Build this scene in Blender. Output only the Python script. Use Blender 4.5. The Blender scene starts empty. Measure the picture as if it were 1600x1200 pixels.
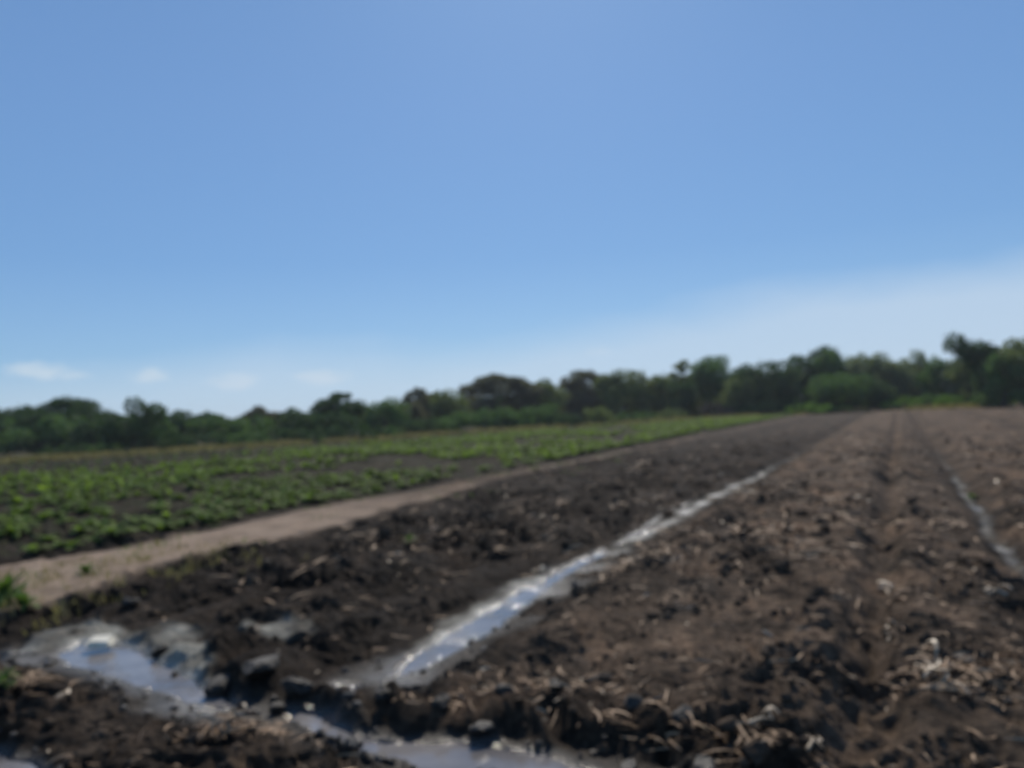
import bpy, math, random
import numpy as np
from mathutils import Matrix, Vector
from math import radians, sin, cos, pi

# ------------------------------------------------------------------ camera
S = bpy.context.scene
H = 1.6                      # eye height, metres
PITCH, ROLL, F = radians(2.32), radians(2.9), 1200.0
cd = bpy.data.cameras.new('camera'); cam = bpy.data.objects.new('camera', cd)
S.collection.objects.link(cam); S.camera = cam
cd.sensor_width = 36.0; cd.lens = 36.0 * F / 1600.0
cd.clip_start = 0.05; cd.clip_end = 20000
cam.matrix_world = (Matrix.Translation((0, 0, H)) @ Matrix.Rotation(radians(90) + PITCH, 4, 'X')
                    @ Matrix.Rotation(-ROLL, 4, 'Z'))
cd.dof.use_dof = True        # the photographer's focus was left close to the lens
cd.dof.focus_distance = 0.5
cd.dof.aperture_fstop = 5.9
cd.dof.aperture_blades = 0

# ------------------------------------------------------------------ sky + sun
SUN_EL, SUN_AZ = radians(42.3), radians(4.2)
W = bpy.data.worlds.new('World'); S.world = W; W.use_nodes = True
nt = W.node_tree; nt.nodes.clear()
def N(nt, t, **k):
    n = nt.nodes.new(t)
    for a, b in k.items(): setattr(n, a, b)
    return n
sky = N(nt, 'ShaderNodeTexSky', sky_type='NISHITA', sun_disc=False)
sky.sun_elevation = SUN_EL; sky.sun_rotation = SUN_AZ
sky.air_density = 1.0; sky.dust_density = 0.4; sky.ozone_density = 2.0
SKY_STRENGTH = 0.08
bg = N(nt, 'ShaderNodeBackground'); bg.inputs[1].default_value = SKY_STRENGTH
out = N(nt, 'ShaderNodeOutputWorld')
# thin low fair-weather clouds near the horizon, real directions in the sky
geo = N(nt, 'ShaderNodeTexCoord')
sep = N(nt, 'ShaderNodeSeparateXYZ'); nt.links.new(geo.outputs['Generated'], sep.inputs[0])
def math_n(nt, op, a, b=None, c=None, clamp=False):
    n = N(nt, 'ShaderNodeMath', operation=op); n.use_clamp = clamp
    for i, v in enumerate((a, b, c)):
        if v is None: continue
        if isinstance(v, (int, float)): n.inputs[i].default_value = v
        else: nt.links.new(v, n.inputs[i])
    return n.outputs[0]
mixhue = N(nt, 'ShaderNodeMix', data_type='RGBA', blend_type='MULTIPLY'); mixhue.inputs[0].default_value = 1.0
nt.links.new(sky.outputs[0], mixhue.inputs[6]); mixhue.inputs[7].default_value = (0.64, 0.84, 1.08, 1)
hsv = N(nt, 'ShaderNodeHueSaturation'); hsv.inputs['Saturation'].default_value = 1.0
eg = N(nt, 'ShaderNodeValToRGB'); nt.links.new(sep.outputs[2], eg.inputs[0])
el_ = eg.color_ramp.elements
while len(el_) < 6: el_.new(0.5)
for e_, (p_, c_) in zip(el_, ((0.0, (.42, .60, .80)), (0.09, (.275, .485, .75)), (0.2, (.190, .385, .69)), (0.38, (.180, .355, .67)), (0.62, (.145, .305, .60)), (1.0, (.11, .25, .54)))):
    e_.position = p_; e_.color = (*c_, 1)
egs = N(nt, 'ShaderNodeVectorMath', operation='SCALE'); nt.links.new(eg.outputs[0], egs.inputs[0]); egs.inputs['Scale'].default_value = 1 / SKY_STRENGTH
even = N(nt, 'ShaderNodeMix', data_type='RGBA'); even.inputs[0].default_value = 0.6
nt.links.new(mixhue.outputs[2], even.inputs[6]); nt.links.new(egs.outputs[0], even.inputs[7])
nt.links.new(even.outputs[2], hsv.inputs['Color'])
mp = N(nt, 'ShaderNodeMapping'); mp.inputs['Scale'].default_value = (1, 1, 2.6)
nt.links.new(geo.outputs['Generated'], mp.inputs[0])
cn = N(nt, 'ShaderNodeTexNoise'); cn.inputs['Scale'].default_value = 26.0; cn.inputs['Detail'].default_value = 5; cn.inputs['Roughness'].default_value = 0.6
nt.links.new(mp.outputs[0], cn.inputs['Vector'])
wob = N(nt, 'ShaderNodeVectorMath', operation='SUBTRACT'); nt.links.new(cn.outputs['Color'], wob.inputs[0]); wob.inputs[1].default_value = (.5, .5, .5)
wsc = N(nt, 'ShaderNodeVectorMath', operation='SCALE'); nt.links.new(wob.outputs[0], wsc.inputs[0]); wsc.inputs['Scale'].default_value = 0.07
wad = N(nt, 'ShaderNodeVectorMath', operation='ADD'); nt.links.new(mp.outputs[0], wad.inputs[0]); nt.links.new(wsc.outputs[0], wad.inputs[1])
cm = None                                   # small fair-weather clouds: (azimuth deg, elevation deg, radius, strength)
for caz, cel, crad, cst in ((-31.6, 4.3, .038, .8), (-29.8, 3.9, .026, .6), (-25.6, 3.8, .032, .8), (-19.6, 3.2, .038, .9), (-14.2, 3.3, .036, .9), (-12.9, 3.6, .024, .8), (6.8, 4.3, .02, .5), (-50, 5, .08, .6), (45, 4.5, .07, .6), (100, 6, .1, .6)):
    d = Vector((sin(radians(caz)) * cos(radians(cel)), cos(radians(caz)) * cos(radians(cel)), sin(radians(cel)) * 2.6))
    dv = N(nt, 'ShaderNodeVectorMath', operation='DISTANCE'); nt.links.new(wad.outputs[0], dv.inputs[0]); dv.inputs[1].default_value = d
    mr = N(nt, 'ShaderNodeMapRange', interpolation_type='SMOOTHSTEP'); mr.inputs[1].default_value = crad; mr.inputs[2].default_value = crad * .2
    mr.inputs[3].default_value = 0; mr.inputs[4].default_value = cst; nt.links.new(dv.outputs['Value'], mr.inputs[0])
    cm = mr.outputs[0] if cm is None else math_n(nt, 'MAXIMUM', cm, mr.outputs[0])
cmix = N(nt, 'ShaderNodeMix', data_type='RGBA')
nt.links.new(cm, cmix.inputs[0]); nt.links.new(hsv.outputs[0], cmix.inputs[6]); cmix.inputs[7].default_value = (7.3, 8.7, 9.9, 1)
# pale high veil low in the sky, reaching higher towards the right
veil_top = math_n(nt, 'MULTIPLY_ADD', sep.outputs[0], 0.085, 0.122)
vn = N(nt, 'ShaderNodeTexNoise'); vn.inputs['Scale'].default_value = 2.6; vn.inputs['Detail'].default_value = 6
nt.links.new(mp.outputs[0], vn.inputs['Vector'])
veil_top = math_n(nt, 'ADD', veil_top, math_n(nt, 'MULTIPLY_ADD', vn.outputs[0], 0.12, -0.055))
vf = math_n(nt, 'DIVIDE', math_n(nt, 'SUBTRACT', veil_top, sep.outputs[2]), 0.060, clamp=True)
vf = math_n(nt, 'MULTIPLY', vf, math_n(nt, 'MULTIPLY_ADD', sep.outputs[0], 0.25, 0.62, clamp=True))
vmix = N(nt, 'ShaderNodeMix', data_type='RGBA'); nt.links.new(vf, vmix.inputs[0])
nt.links.new(cmix.outputs[2], vmix.inputs[6]); vmix.inputs[7].default_value = (6.7, 8.3, 10.2, 1)
nt.links.new(vmix.outputs[2], bg.inputs[0]); nt.links.new(bg.outputs[0], out.inputs[0])

sl = bpy.data.lights.new('sun', 'SUN'); so = bpy.data.objects.new('sun', sl); S.collection.objects.link(so)
sl.energy = 4.0; sl.angle = radians(0.5); sl.color = (1.0, 0.91, 0.78)
sd_ = Vector((sin(SUN_AZ) * cos(SUN_EL), cos(SUN_AZ) * cos(SUN_EL), sin(SUN_EL)))
so.rotation_euler = sd_.to_track_quat('Z', 'Y').to_euler()

S.view_settings.view_transform = 'Standard'; S.view_settings.look = 'None'
S.view_settings.exposure = 0.0; S.view_settings.gamma = 1.0
S.render.engine = 'CYCLES'
HAZE = 0.00030                # very thin air: only the tree line fades a little
S.cycles.volume_bounces = 0
S.cycles.max_bounces = 6; S.cycles.transparent_max_bounces = 8

# ------------------------------------------------------------------ helpers
rng = np.random.default_rng(7)
UP = (-sin(ROLL), cos(ROLL)); RT = (cos(ROLL), sin(ROLL))
def ray(px, py):
    X, Y = px - 800.0, 600.0 - py
    r = X * RT[0] + Y * RT[1]; u = X * UP[0] + Y * UP[1]
    return np.array([r, F * cos(PITCH) - u * sin(PITCH), F * sin(PITCH) + u * cos(PITCH)])
def at(px, py, z=0.0):
    """ground point seen at a photo position (survey of the field from the picture)"""
    v = ray(px, py); t = (z - H) / v[2]; return np.array([v[0] * t, v[1] * t])
def at_dist(px, py, D):
    v = ray(px, py); t = D / math.hypot(v[0], v[1]); return np.array([v[0] * t, v[1] * t, H + v[2] * t])
AZ = radians(26.67)           # direction the furrows run in
UD = np.array([sin(AZ), cos(AZ)]); VD = np.array([-cos(AZ), sin(AZ)])

_perm = np.random.default_rng(3).permutation(4096)
def _hash(ix, iy, s):
    return _perm[(_perm[(ix + s * 131) & 4095] + iy) & 4095]
def noise(x, y, s=0):
    ix = np.floor(x).astype(np.int64); iy = np.floor(y).astype(np.int64)
    fx = x - ix; fy = y - iy
    ux = fx * fx * fx * (fx * (fx * 6 - 15) + 10); uy = fy * fy * fy * (fy * (fy * 6 - 15) + 10)
    def g(jx, jy, dx, dy):
        a = _hash(jx, jy, s) * (2 * pi / 4096)
        return np.cos(a) * dx + np.sin(a) * dy
    a = g(ix, iy, fx, fy); b = g(ix + 1, iy, fx - 1, fy)
    c = g(ix, iy + 1, fx, fy - 1); d = g(ix + 1, iy + 1, fx - 1, fy - 1)
    return (a + (b - a) * ux + (c - a) * uy + (a - b - c + d) * ux * uy) * 1.5
def sm(e0, e1, x):
    t = np.clip((x - e0) / (e1 - e0), 0, 1); return t * t * (3 - 2 * t)

def make_mesh(name, verts, faces, smooth=False, mats=()):
    me = bpy.data.meshes.new(name)
    verts = np.asarray(verts, np.float32); faces = np.asarray(faces, np.int32)
    n, k = faces.shape
    me.vertices.add(len(verts)); me.vertices.foreach_set('co', verts.ravel())
    me.loops.add(n * k); me.loops.foreach_set('vertex_index', faces.ravel())
    me.polygons.add(n); me.polygons.foreach_set('loop_start', np.arange(0, n * k, k, dtype=np.int32))
    me.polygons.foreach_set('loop_total', np.full(n, k, np.int32))
    me.polygons.foreach_set('use_smooth', np.full(n, smooth))
    me.update(calc_edges=True)
    for m in mats: me.materials.append(m)
    return me
def fattr(me, name, vals):
    a = me.attributes.new(name, 'FLOAT', 'POINT'); a.data.foreach_set('value', np.asarray(vals, np.float32))
def link(name, data, parent=None, loc=None):
    o = bpy.data.objects.new(name, data); S.collection.objects.link(o)
    if parent is not None: o.parent = parent
    if loc is not None: o.location = loc
    return o
def tag(o, label=None, cat=None, group=None, kind=None):
    if label: o['label'] = label
    if cat: o['category'] = cat
    if group: o['group'] = group
    if kind: o['kind'] = kind
    return o

# ------------------------------------------------------------------ materials
def new_mat(name):
    m = bpy.data.materials.new(name); m.use_nodes = True
    t = m.node_tree; p = t.nodes['Principled BSDF']
    return m, t, p
def tex_noise(t, scale, detail=4, rough=0.6, coord='Object', dist=0.0):
    tc = N(t, 'ShaderNodeTexCoord'); n = N(t, 'ShaderNodeTexNoise')
    n.inputs['Scale'].default_value = scale; n.inputs['Detail'].default_value = detail
    n.inputs['Roughness'].default_value = rough; n.inputs['Distortion'].default_value = dist
    t.links.new(tc.outputs[coord], n.inputs['Vector']); return n.outputs[0]
def ramp(t, fac, stops):
    r = N(t, 'ShaderNodeValToRGB'); t.links.new(fac, r.inputs[0])
    e = r.color_ramp.elements
    while len(e) < len(stops): e.new(0.5)
    for el, (p, c) in zip(e, stops): el.position = p; el.color = (*c, 1)
    return r.outputs[0]
def mixc(t, fac, a, b, mode='MIX'):
    n = N(t, 'ShaderNodeMix', data_type='RGBA', blend_type=mode)
    for i, v in ((0, fac), (6, a), (7, b)):
        if isinstance(v, (int, float)): n.inputs[i].default_value = v
        elif isinstance(v, tuple): n.inputs[i].default_value = (*v, 1)
        else: t.links.new(v, n.inputs[i])
    return n.outputs[2]
def attr(t, name):
    a = N(t, 'ShaderNodeAttribute'); a.attribute_name = name; return a.outputs['Fac']

def ground_mat():
    m, t, p = new_mat('field_soil')
    n1 = tex_noise(t, 1.1, 6, 0.65); n2 = tex_noise(t, 14, 6, 0.7); n3 = tex_noise(t, 60, 4, 0.7)
    n0 = tex_noise(t, 0.09, 4, 0.6)
    dark = ramp(t, n2, [(0.30, (0.015, 0.0115, 0.009)), (0.5, (0.044, 0.034, 0.0255)), (0.70, (0.105, 0.080, 0.057))])
    dry = ramp(t, n2, [(0.30, (0.066, 0.044, 0.029)), (0.5, (0.165, 0.113, 0.075)), (0.70, (0.33, 0.228, 0.148))])
    dm = N(t, 'ShaderNodeMapRange'); dm.inputs[1].default_value = 0.36; dm.inputs[2].default_value = 0.66
    t.links.new(n1, dm.inputs[0])
    dmix = math_n(t, 'MULTIPLY', dm.outputs[0], attr(t, 'dry'), clamp=True)
    col = mixc(t, dmix, dark, dry)
    # long smears along the working direction, far-out clod shade put into the colour
    tcs = N(t, 'ShaderNodeTexCoord'); ms = N(t, 'ShaderNodeMapping'); ms.inputs['Rotation'].default_value = (0, 0, AZ); ms.inputs['Scale'].default_value = (1.6, 0.28, 1)
    t.links.new(tcs.outputs['Object'], ms.inputs[0]); sn = N(t, 'ShaderNodeTexNoise'); sn.inputs['Scale'].default_value = 1.0; sn.inputs['Detail'].default_value = 5; sn.inputs['Roughness'].default_value = 0.7
    t.links.new(ms.outputs[0], sn.inputs['Vector'])
    col = mixc(t, 1.0, col, ramp(t, sn.outputs[0], [(0.32, (0.50, 0.48, 0.46)), (0.5, (1.0, 1.0, 1.0)), (0.68, (1.75, 1.62, 1.50))]), 'MULTIPLY')
    tan = ramp(t, n2, [(0.25, (0.27, 0.195, 0.14)), (0.55, (0.41, 0.305, 0.22)), (0.8, (0.50, 0.39, 0.29))])
    col = mixc(t, attr(t, 'tan'), col, tan)
    silt = ramp(t, n2, [(0.3, (0.21, 0.20, 0.165)), (0.7, (0.46, 0.44, 0.37))])
    gr = ramp(t, n3, [(0.35, (0.035, 0.055, 0.016)), (0.7, (0.10, 0.14, 0.045))])
    gmul = N(t, 'ShaderNodeMapRange'); gmul.inputs[1].default_value = 0.42; gmul.inputs[2].default_value = 0.60
    t.links.new(tex_noise(t, 2.6, 5, 0.7), gmul.inputs[0])
    gf = math_n(t, 'MULTIPLY', gmul.outputs[0], attr(t, 'green'), clamp=True)
    col = mixc(t, gf, col, gr)
    wet = attr(t, 'wet')
    col = mixc(t, attr(t, 'damp_shade'), col, mixc(t, 1.0, col, (0.46, 0.44, 0.43), 'MULTIPLY'))
    wcol = mixc(t, 1.0, col, (0.50, 0.49, 0.47), 'MULTIPLY')
    col = mixc(t, wet, col, wcol)
    col = mixc(t, attr(t, 'silt'), col, silt)  # pale silt, and the highlights painted on wet mud
    t.links.new(col, p.inputs['Base Color'])
    rr = N(t, 'ShaderNodeMapRange'); rr.inputs[3].default_value = 0.92; rr.inputs[4].default_value = 0.14; rr.inputs[1].default_value = 0.35
    t.links.new(wet, rr.inputs[0]); t.links.new(rr.outputs[0], p.inputs['Roughness'])
    sp_ = N(t, 'ShaderNodeMapRange'); sp_.inputs[1].default_value = 0.3; sp_.inputs[3].default_value = 0.10; sp_.inputs[4].default_value = 0.6
    t.links.new(wet, sp_.inputs[0]); t.links.new(sp_.outputs[0], p.inputs['Specular IOR Level'])
    bsum = math_n(t, 'ADD', n2, math_n(t, 'MULTIPLY', n3, 0.5))
    b = N(t, 'ShaderNodeBump'); b.inputs['Distance'].default_value = 0.05
    bs = N(t, 'ShaderNodeMapRange'); bs.inputs[1].default_value = 0.5; bs.inputs[3].default_value = 1.0; bs.inputs[4].default_value = 0.30
    t.links.new(wet, bs.inputs[0]); t.links.new(bs.outputs[0], b.inputs['Strength'])
    t.links.new(bsum, b.inputs['Height']); t.links.new(b.outputs[0], p.inputs['Normal'])
    return m
def leaf_mat(name, c0, c1, c2, scale=1.5, transl=0.28):
    m, t, p = new_mat(name)
    n = tex_noise(t, scale, 3, 0.6)
    col = ramp(t, n, [(0.3, c0), (0.5, c1), (0.72, c2)])
    t.links.new(col, p.inputs['Base Color']); p.inputs['Roughness'].default_value = 0.7
    p.inputs['Specular IOR Level'].default_value = 0.12
    tr = N(t, 'ShaderNodeBsdfTranslucent')
    bright = mixc(t, 1.0, col, (1.25, 1.4, 0.6), 'MULTIPLY'); t.links.new(bright, tr.inputs[0])
    mx = N(t, 'ShaderNodeMixShader'); mx.inputs[0].default_value = transl
    o = [x for x in t.nodes if x.type == 'OUTPUT_MATERIAL'][0]
    t.links.new(p.outputs[0], mx.inputs[1]); t.links.new(tr.outputs[0], mx.inputs[2]); t.links.new(mx.outputs[0], o.inputs[0])
    return m
def plain_mat(name, c0, c1, scale=8, rough=0.85, bump=0.4, spec=0.3):
    m, t, p = new_mat(name)
    n = tex_noise(t, scale, 5, 0.65)
    t.links.new(ramp(t, n, [(0.3, c0), (0.7, c1)]), p.inputs['Base Color'])
    p.inputs['Roughness'].default_value = rough; p.inputs['Specular IOR Level'].default_value = spec
    b = N(t, 'ShaderNodeBump'); b.inputs['Strength'].default_value = bump; b.inputs['Distance'].default_value = 0.02
    t.links.new(n, b.inputs['Height']); t.links.new(b.outputs[0], p.inputs['Normal'])
    return m
MG = ground_mat()
M_LEAF = {
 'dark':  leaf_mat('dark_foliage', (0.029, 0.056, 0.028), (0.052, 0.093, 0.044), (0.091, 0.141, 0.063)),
 'mid':   leaf_mat('mid_foliage', (0.051, 0.100, 0.039), (0.098, 0.166, 0.062), (0.175, 0.254, 0.097)),
 'olive': leaf_mat('olive_foliage', (0.082, 0.108, 0.052), (0.148, 0.177, 0.077), (0.252, 0.269, 0.129)),
 'pale':  leaf_mat('pale_foliage', (0.106, 0.128, 0.075), (0.179, 0.206, 0.122), (0.274, 0.298, 0.186)),
 'brown': leaf_mat('brownish_foliage', (0.078, 0.078, 0.062), (0.122, 0.116, 0.089), (0.190, 0.178, 0.132)),
 'bright':leaf_mat('bright_foliage', (0.075, 0.141, 0.030), (0.141, 0.231, 0.046), (0.215, 0.330, 0.075)),
 'dry':   leaf_mat('dry_twigs', (0.045, 0.036, 0.038), (0.075, 0.06, 0.06), (0.11, 0.09, 0.085), transl=0.1),
}
M_BARK = plain_mat('bark', (0.035, 0.030, 0.026), (0.09, 0.075, 0.06), 6)
M_CROP = leaf_mat('crop_leaf', (0.065, 0.10, 0.024), (0.14, 0.205, 0.048), (0.26, 0.35, 0.085), 1.6, 0.42)
M_STRAW = plain_mat('dry_straw', (0.20, 0.12, 0.06), (0.45, 0.29, 0.165), 30, 0.7, 0.2, 0.5)
M_STRAWP = plain_mat('pale_straw', (0.28, 0.205, 0.125), (0.50, 0.39, 0.26), 30, 0.5, 0.2, 0.5)
M_GRASSDRY = leaf_mat('dry_grass', (0.14, 0.115, 0.065), (0.24, 0.195, 0.115), (0.34, 0.28, 0.18), 3.0, 0.3)
M_BROWNSTUB = leaf_mat('brown_stubble', (0.045, 0.036, 0.026), (0.08, 0.064, 0.046), (0.13, 0.105, 0.075), 3.0, 0.15)
M_WEED = leaf_mat('weed_leaf', (0.06, 0.10, 0.03), (0.10, 0.16, 0.045), (0.17, 0.23, 0.08), 6.0, 0.35)
M_CLOD = plain_mat('clod_soil', (0.022, 0.017, 0.013), (0.105, 0.076, 0.053), 9, 0.95, 0.7, 0.08)
M_WETCLOD = plain_mat('wet_clod_soil', (0.014, 0.012, 0.010), (0.050, 0.042, 0.034), 22, 0.62, 1.0, 0.3)
M_SHINE = plain_mat('wet_crumb_soil', (0.014, 0.012, 0.010), (0.055, 0.045, 0.036), 30, 0.34, 1.0, 0.45)
M_BLOCK = plain_mat('cream_block', (0.52, 0.47, 0.36), (0.84, 0.79, 0.65), 7, 0.5, 0.2, 0.5)
def water_mat():
    m, t, p = new_mat('muddy_water')
    n = tex_noise(t, 3.0, 3, 0.5)
    t.links.new(ramp(t, n, [(0.35, (0.13, 0.122, 0.12)), (0.7, (0.235, 0.22, 0.21))]), p.inputs['Base Color'])
    p.inputs['Roughness'].default_value = 0.09; p.inputs['IOR'].default_value = 1.45
    b = N(t, 'ShaderNodeBump'); b.inputs['Strength'].default_value = 1.0; b.inputs['Distance'].default_value = 0.011
    calm = N(t, 'ShaderNodeMapRange', interpolation_type='SMOOTHSTEP'); calm.inputs[1].default_value = 0.49; calm.inputs[2].default_value = 0.64; calm.inputs[3].default_value = 0.12
    t.links.new(tex_noise(t, 2.3, 3, 0.6), calm.inputs[0])
    t.links.new(math_n(t, 'MULTIPLY', tex_noise(t, 34, 2, 0.5), calm.outputs[0]), b.inputs['Height']); t.links.new(b.outputs[0], p.inputs['Normal'])
    return m
M_WATER = water_mat()

# ------------------------------------------------------------------ puddle survey
WL = -0.055
def poly(pts): return np.array([at(x, y, WL) for x, y in pts])
PUD = {
 'furrow': poly([(598,1064),(640,1028),(700,988),(760,953),(800,927),(850,903),(900,878),(942,860),(952,866),(902,892),(852,925),(802,968),(752,1002),(702,1030),(645,1058)]),
 'left':   poly([(88,1024),(125,1006),(200,1012),(245,1034),(292,1062),(338,1085),(362,1103),(340,1108),(282,1094),(222,1072),(160,1052),(112,1042)]),
 'bottom': poly([(440,1110),(482,1114),(530,1138),(575,1156),(640,1162),(720,1164),(800,1172),(860,1184),(920,1204),(960,1235),(800,1236),(700,1216),(650,1194),(595,1180),(550,1164),(500,1146),(455,1126)]),
 'corner': poly([(-140,1172),(0,1180),(36,1186),(60,1204),(70,1250),(-140,1250)]),
 'glint':  poly([(518,1082),(530,1070),(552,1072),(560,1080),(540,1086)]),
 'upper':  poly([(962,853),(1000,828),(1040,803),(1078,786),(1079,788),(1041,806),(1003,832),(966,857)]),
}
SILT = poly([(20,1015),(95,985),(150,980),(205,992),(260,985),(310,1000),(325,1035),(330,1075),(250,1045),(200,1020),(110,1025),(60,1030)])
SILT2 = poly([(375,1000),(420,988),(490,980),(492,1000),(430,1010)])
MUD_HIGHLIGHT = poly([(650,1018),(700,975),(770,935),(800,915),(850,898),(850,912),(790,950),(730,990),(650,1035)])  # sun highlight on the wet upper bank, laid in as pale colour
SILT4 = poly([(860,1172),(930,1160),(990,1180),(1020,1205),(1030,1240),(960,1240),(905,1200)])
def sdist(P, x, y):
    """signed distance to polygon, negative inside"""
    d = np.full(x.shape, 1e9); ins = np.zeros(x.shape, bool); n = len(P)
    for i in range(n):
        a, b = P[i], P[(i + 1) % n]; e = b - a
        t = np.clip(((x - a[0]) * e[0] + (y - a[1]) * e[1]) / (e @ e + 1e-12), 0, 1)
        d = np.minimum(d, (x - a[0] - t * e[0]) ** 2 + (y - a[1] - t * e[1]) ** 2)
        c = ((a[1] > y) != (b[1] > y)) & (x < (b[0] - a[0]) * (y - a[1]) / (b[1] - a[1] + 1e-12) + a[0])
        ins ^= c
    d = np.sqrt(d); return np.where(ins, -d, d)
def ldist(P, x, y):
    d = np.full(x.shape, 1e9)
    for a, b in zip(P[:-1], P[1:]):
        e = b - a; t = np.clip(((x - a[0]) * e[0] + (y - a[1]) * e[1]) / (e @ e), 0, 1)
        d = np.minimum(d, (x - a[0] - t * e[0]) ** 2 + (y - a[1] - t * e[1]) ** 2)
    return np.sqrt(d)
def pl(pts): return np.array([at(*p) for p in pts])
DITCH = pl([(-300, 950), (0, 1012), (100, 1030), (200, 1045), (300, 1090), (370, 1108), (450, 1118), (560, 1160), (720, 1175), (860, 1190), (1000, 1215), (1300, 1290)])
BANK = pl([(330, 1052), (400, 1058), (480, 1072), (560, 1100), (660, 1112), (800, 1118), (900, 1118), (1000, 1140), (1120, 1165), (1300, 1215)])
FURROWS = [(3.05, .13, .30), (-0.9, .10, .24), (0.25, .10, .15), (6.9, .05, .2), (-4.8, .10, .25), (-8.7, .10, .25), (-12.6, .10, .25), (-16.5, .1, .25), (-20.4, .1, .25)]

def terrain(x, y):
    """height and material masks at world points"""
    u = x * UD[0] + y * UD[1]; v = x * VD[0] + y * VD[1]; r = np.hypot(x, y)
    w = noise(u * .35, v * .35, 5) * .10
    vin = 7.85 + noise(u * .4, v * 0 + 2, 1) * .35 + noise(u * 1.7, v * 1.7, 2) * .18 - .5 * sm(6.5, 4.0, u) + 1.1 * sm(10, 18, u)
    vout = 9.8 + noise(u * .25, v * 0 + 7, 4) * .15 + .9 * sm(7, 4, u) - .3 * sm(12, 40, u)
    m_pl = sm(vin + .12, vin - .12, v)                      # ploughed
    m_cr = sm(vout - .15, vout + .15, v)                    # crop side
    m_path = np.clip(1 - m_pl - m_cr, 0, 1) * sm(-1, 1, u + 1)
    h = np.zeros_like(x)
    h += noise(x * .25, y * .25, 11) * .035 * sm(400, 100, r)
    # beds and furrows
    vv = v + w * .6
    fur = np.zeros_like(x); wetf = np.zeros_like(x)
    end = sm(3.3, 4.0, u)
    for i, (fv, dp, hw) in enumerate(FURROWS):
        wob = noise(u * .5, u * 0 + i * 3.1, 20 + i) * .07
        d = np.abs(v - fv - wob)
        fur -= dp * np.exp(-(d / hw) ** 2) * end
        fur += .05 * np.exp(-((d - hw * 2) / (hw * .9)) ** 2) * end
        if i in (0, 1): wetf = np.maximum(wetf, (1.0 if i == 0 else .86) * np.exp(-(d / ((.22 + .25 * sm(9, 6, u)) if i == 0 else .13)) ** 2) * end)
    crown_ = .05 * np.cos((v - 1.1) * 2 * pi / 3.95) + .02 * np.cos(v * 2 * pi / .78 + noise(u * .3, v * .1, 27))
    h += (fur + crown_ * end * sm(60, 25, r)) * m_pl
    h += .05 * m_path
    h += m_path * (-.025 * np.exp(-((v - vin - .75 - noise(u * .6, u * 0, 28) * .12) / .14) ** 2) + .018 * noise(x * 3.5, y * 3.5, 29))
    rows = np.cos((v - 10.9) * 2 * pi / 1.05) * .05
    h += rows * m_cr * sm(120, 60, r)
    # headland ditch and its clod bank
    dd = ldist(DITCH, x, y); h -= .10 * np.exp(-(dd / .22) ** 2)
    bb = ldist(BANK, x, y); bk = np.exp(-(bb / .16) ** 2); h += .055 * bk * (1 + noise(x * 3, y * 3, 9))
    mound = pl([(400, 1062)])[0]; md = np.hypot((x - mound[0]) * .8, y - mound[1]); h += .07 * np.exp(-(md / .22) ** 2)
    # clods
    amp = (0.85 + 0.30 * m_pl) * (1 - .86 * m_path)
    silt_spec = 1.0
    silt_glint = np.maximum.reduce([sm(.06, -.06, sdist(P, x, y) + noise(x * 5, y * 5, 44) * .06) for P in (SILT, SILT2, MUD_HIGHLIGHT)])
    silt_glint = silt_glint * np.clip(1.1 + 1.1 * noise(x * 2.6 + y, y * 2.6, 45), 0, 1)
    amp = amp * (1 - .55 * silt_glint)
    cl = np.zeros_like(x)
    wx = noise(x * 1.4, y * 1.4, 35) * .22 + noise(x * 5, y * 5, 37) * .05; wy = noise(x * 1.4, y * 1.4, 36) * .22 + noise(x * 5, y * 5, 38) * .05
    for k, (wl, a) in enumerate(((.8, .055), (.36, .085), (.17, .060), (.085, .030), (.045, .012))):
        fade = sm(wl * 60, wl * 22, r * 0.45) if k else 1.0
        nn = noise((x + wx) / wl, (y + wy) / wl, 30 + k)
        bil = 0.55 - np.abs(nn) * 1.6 if k in (1, 2) else nn
        cl += a * bil * fade
    patch = .72 + .95 * noise(x * .55, y * .55, 51) + .4 * noise(x * 1.7, y * 1.7, 52)
    amp = amp * (1 - .30 * sm(2.7, 1.9, v) * sm(3.6, 4.4, u))
    h += cl * amp * np.clip(patch, .30, 1.35) * sm(300, 60, r)
    # the furrow bottom shoals out beyond the open water
    sh = sm(.75, .35, np.abs(v - 3.05)) * sm(4.2, 5.0, u) * sm(19, 15, u)
    h = h + sh * np.maximum(WL + .014 + (cl + .04) * .25 - h, 0)
    # puddles
    wet = np.zeros_like(x)
    for k, P in PUD.items():
        s = sdist(P, x, y); s = s + {'upper': .05, 'furrow': .035}.get(k, 0) + noise(x * 6, y * 6, 61) * .035 + noise(x * 15, y * 15, 62) * .015
        tgt = WL + np.clip(s * .45, -.035, .12) + cl * .10
        b = sm(.13, .02, s)
        h = h * (1 - b) + np.minimum(h, tgt) * b * .0 + tgt * b
        h = np.where((s > 0) & (s < .30), np.maximum(h, WL + np.clip(s * .4, 0, .02) + (cl + .05) * .1 * sm(0, .05, s)), h)
        wet = np.maximum(wet, sm(.13, .0, s))
    wet = np.maximum(wet, wetf * m_pl * .85 * sm(34, 12, u) * np.clip(.8 + noise(u * 1.3, v * 2, 73), 0, 1))
    silt_glint = np.maximum(silt_glint, wetf ** 4 * m_pl * .8 * sm(34, 12, u) * sm(7.5, 9, u) * np.clip(.7 + noise(u * 1.7, v, 74), 0, 1))  # wet sheen of the grey furrow ribbon, painted as pale mud
    wet = np.maximum(wet, np.exp(-(dd / .32) ** 2) * .75)
    wet = np.clip(wet + noise(x * 2.3, y * 2.3, 71) * .25 * (wet > .05), 0, 1)
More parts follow.
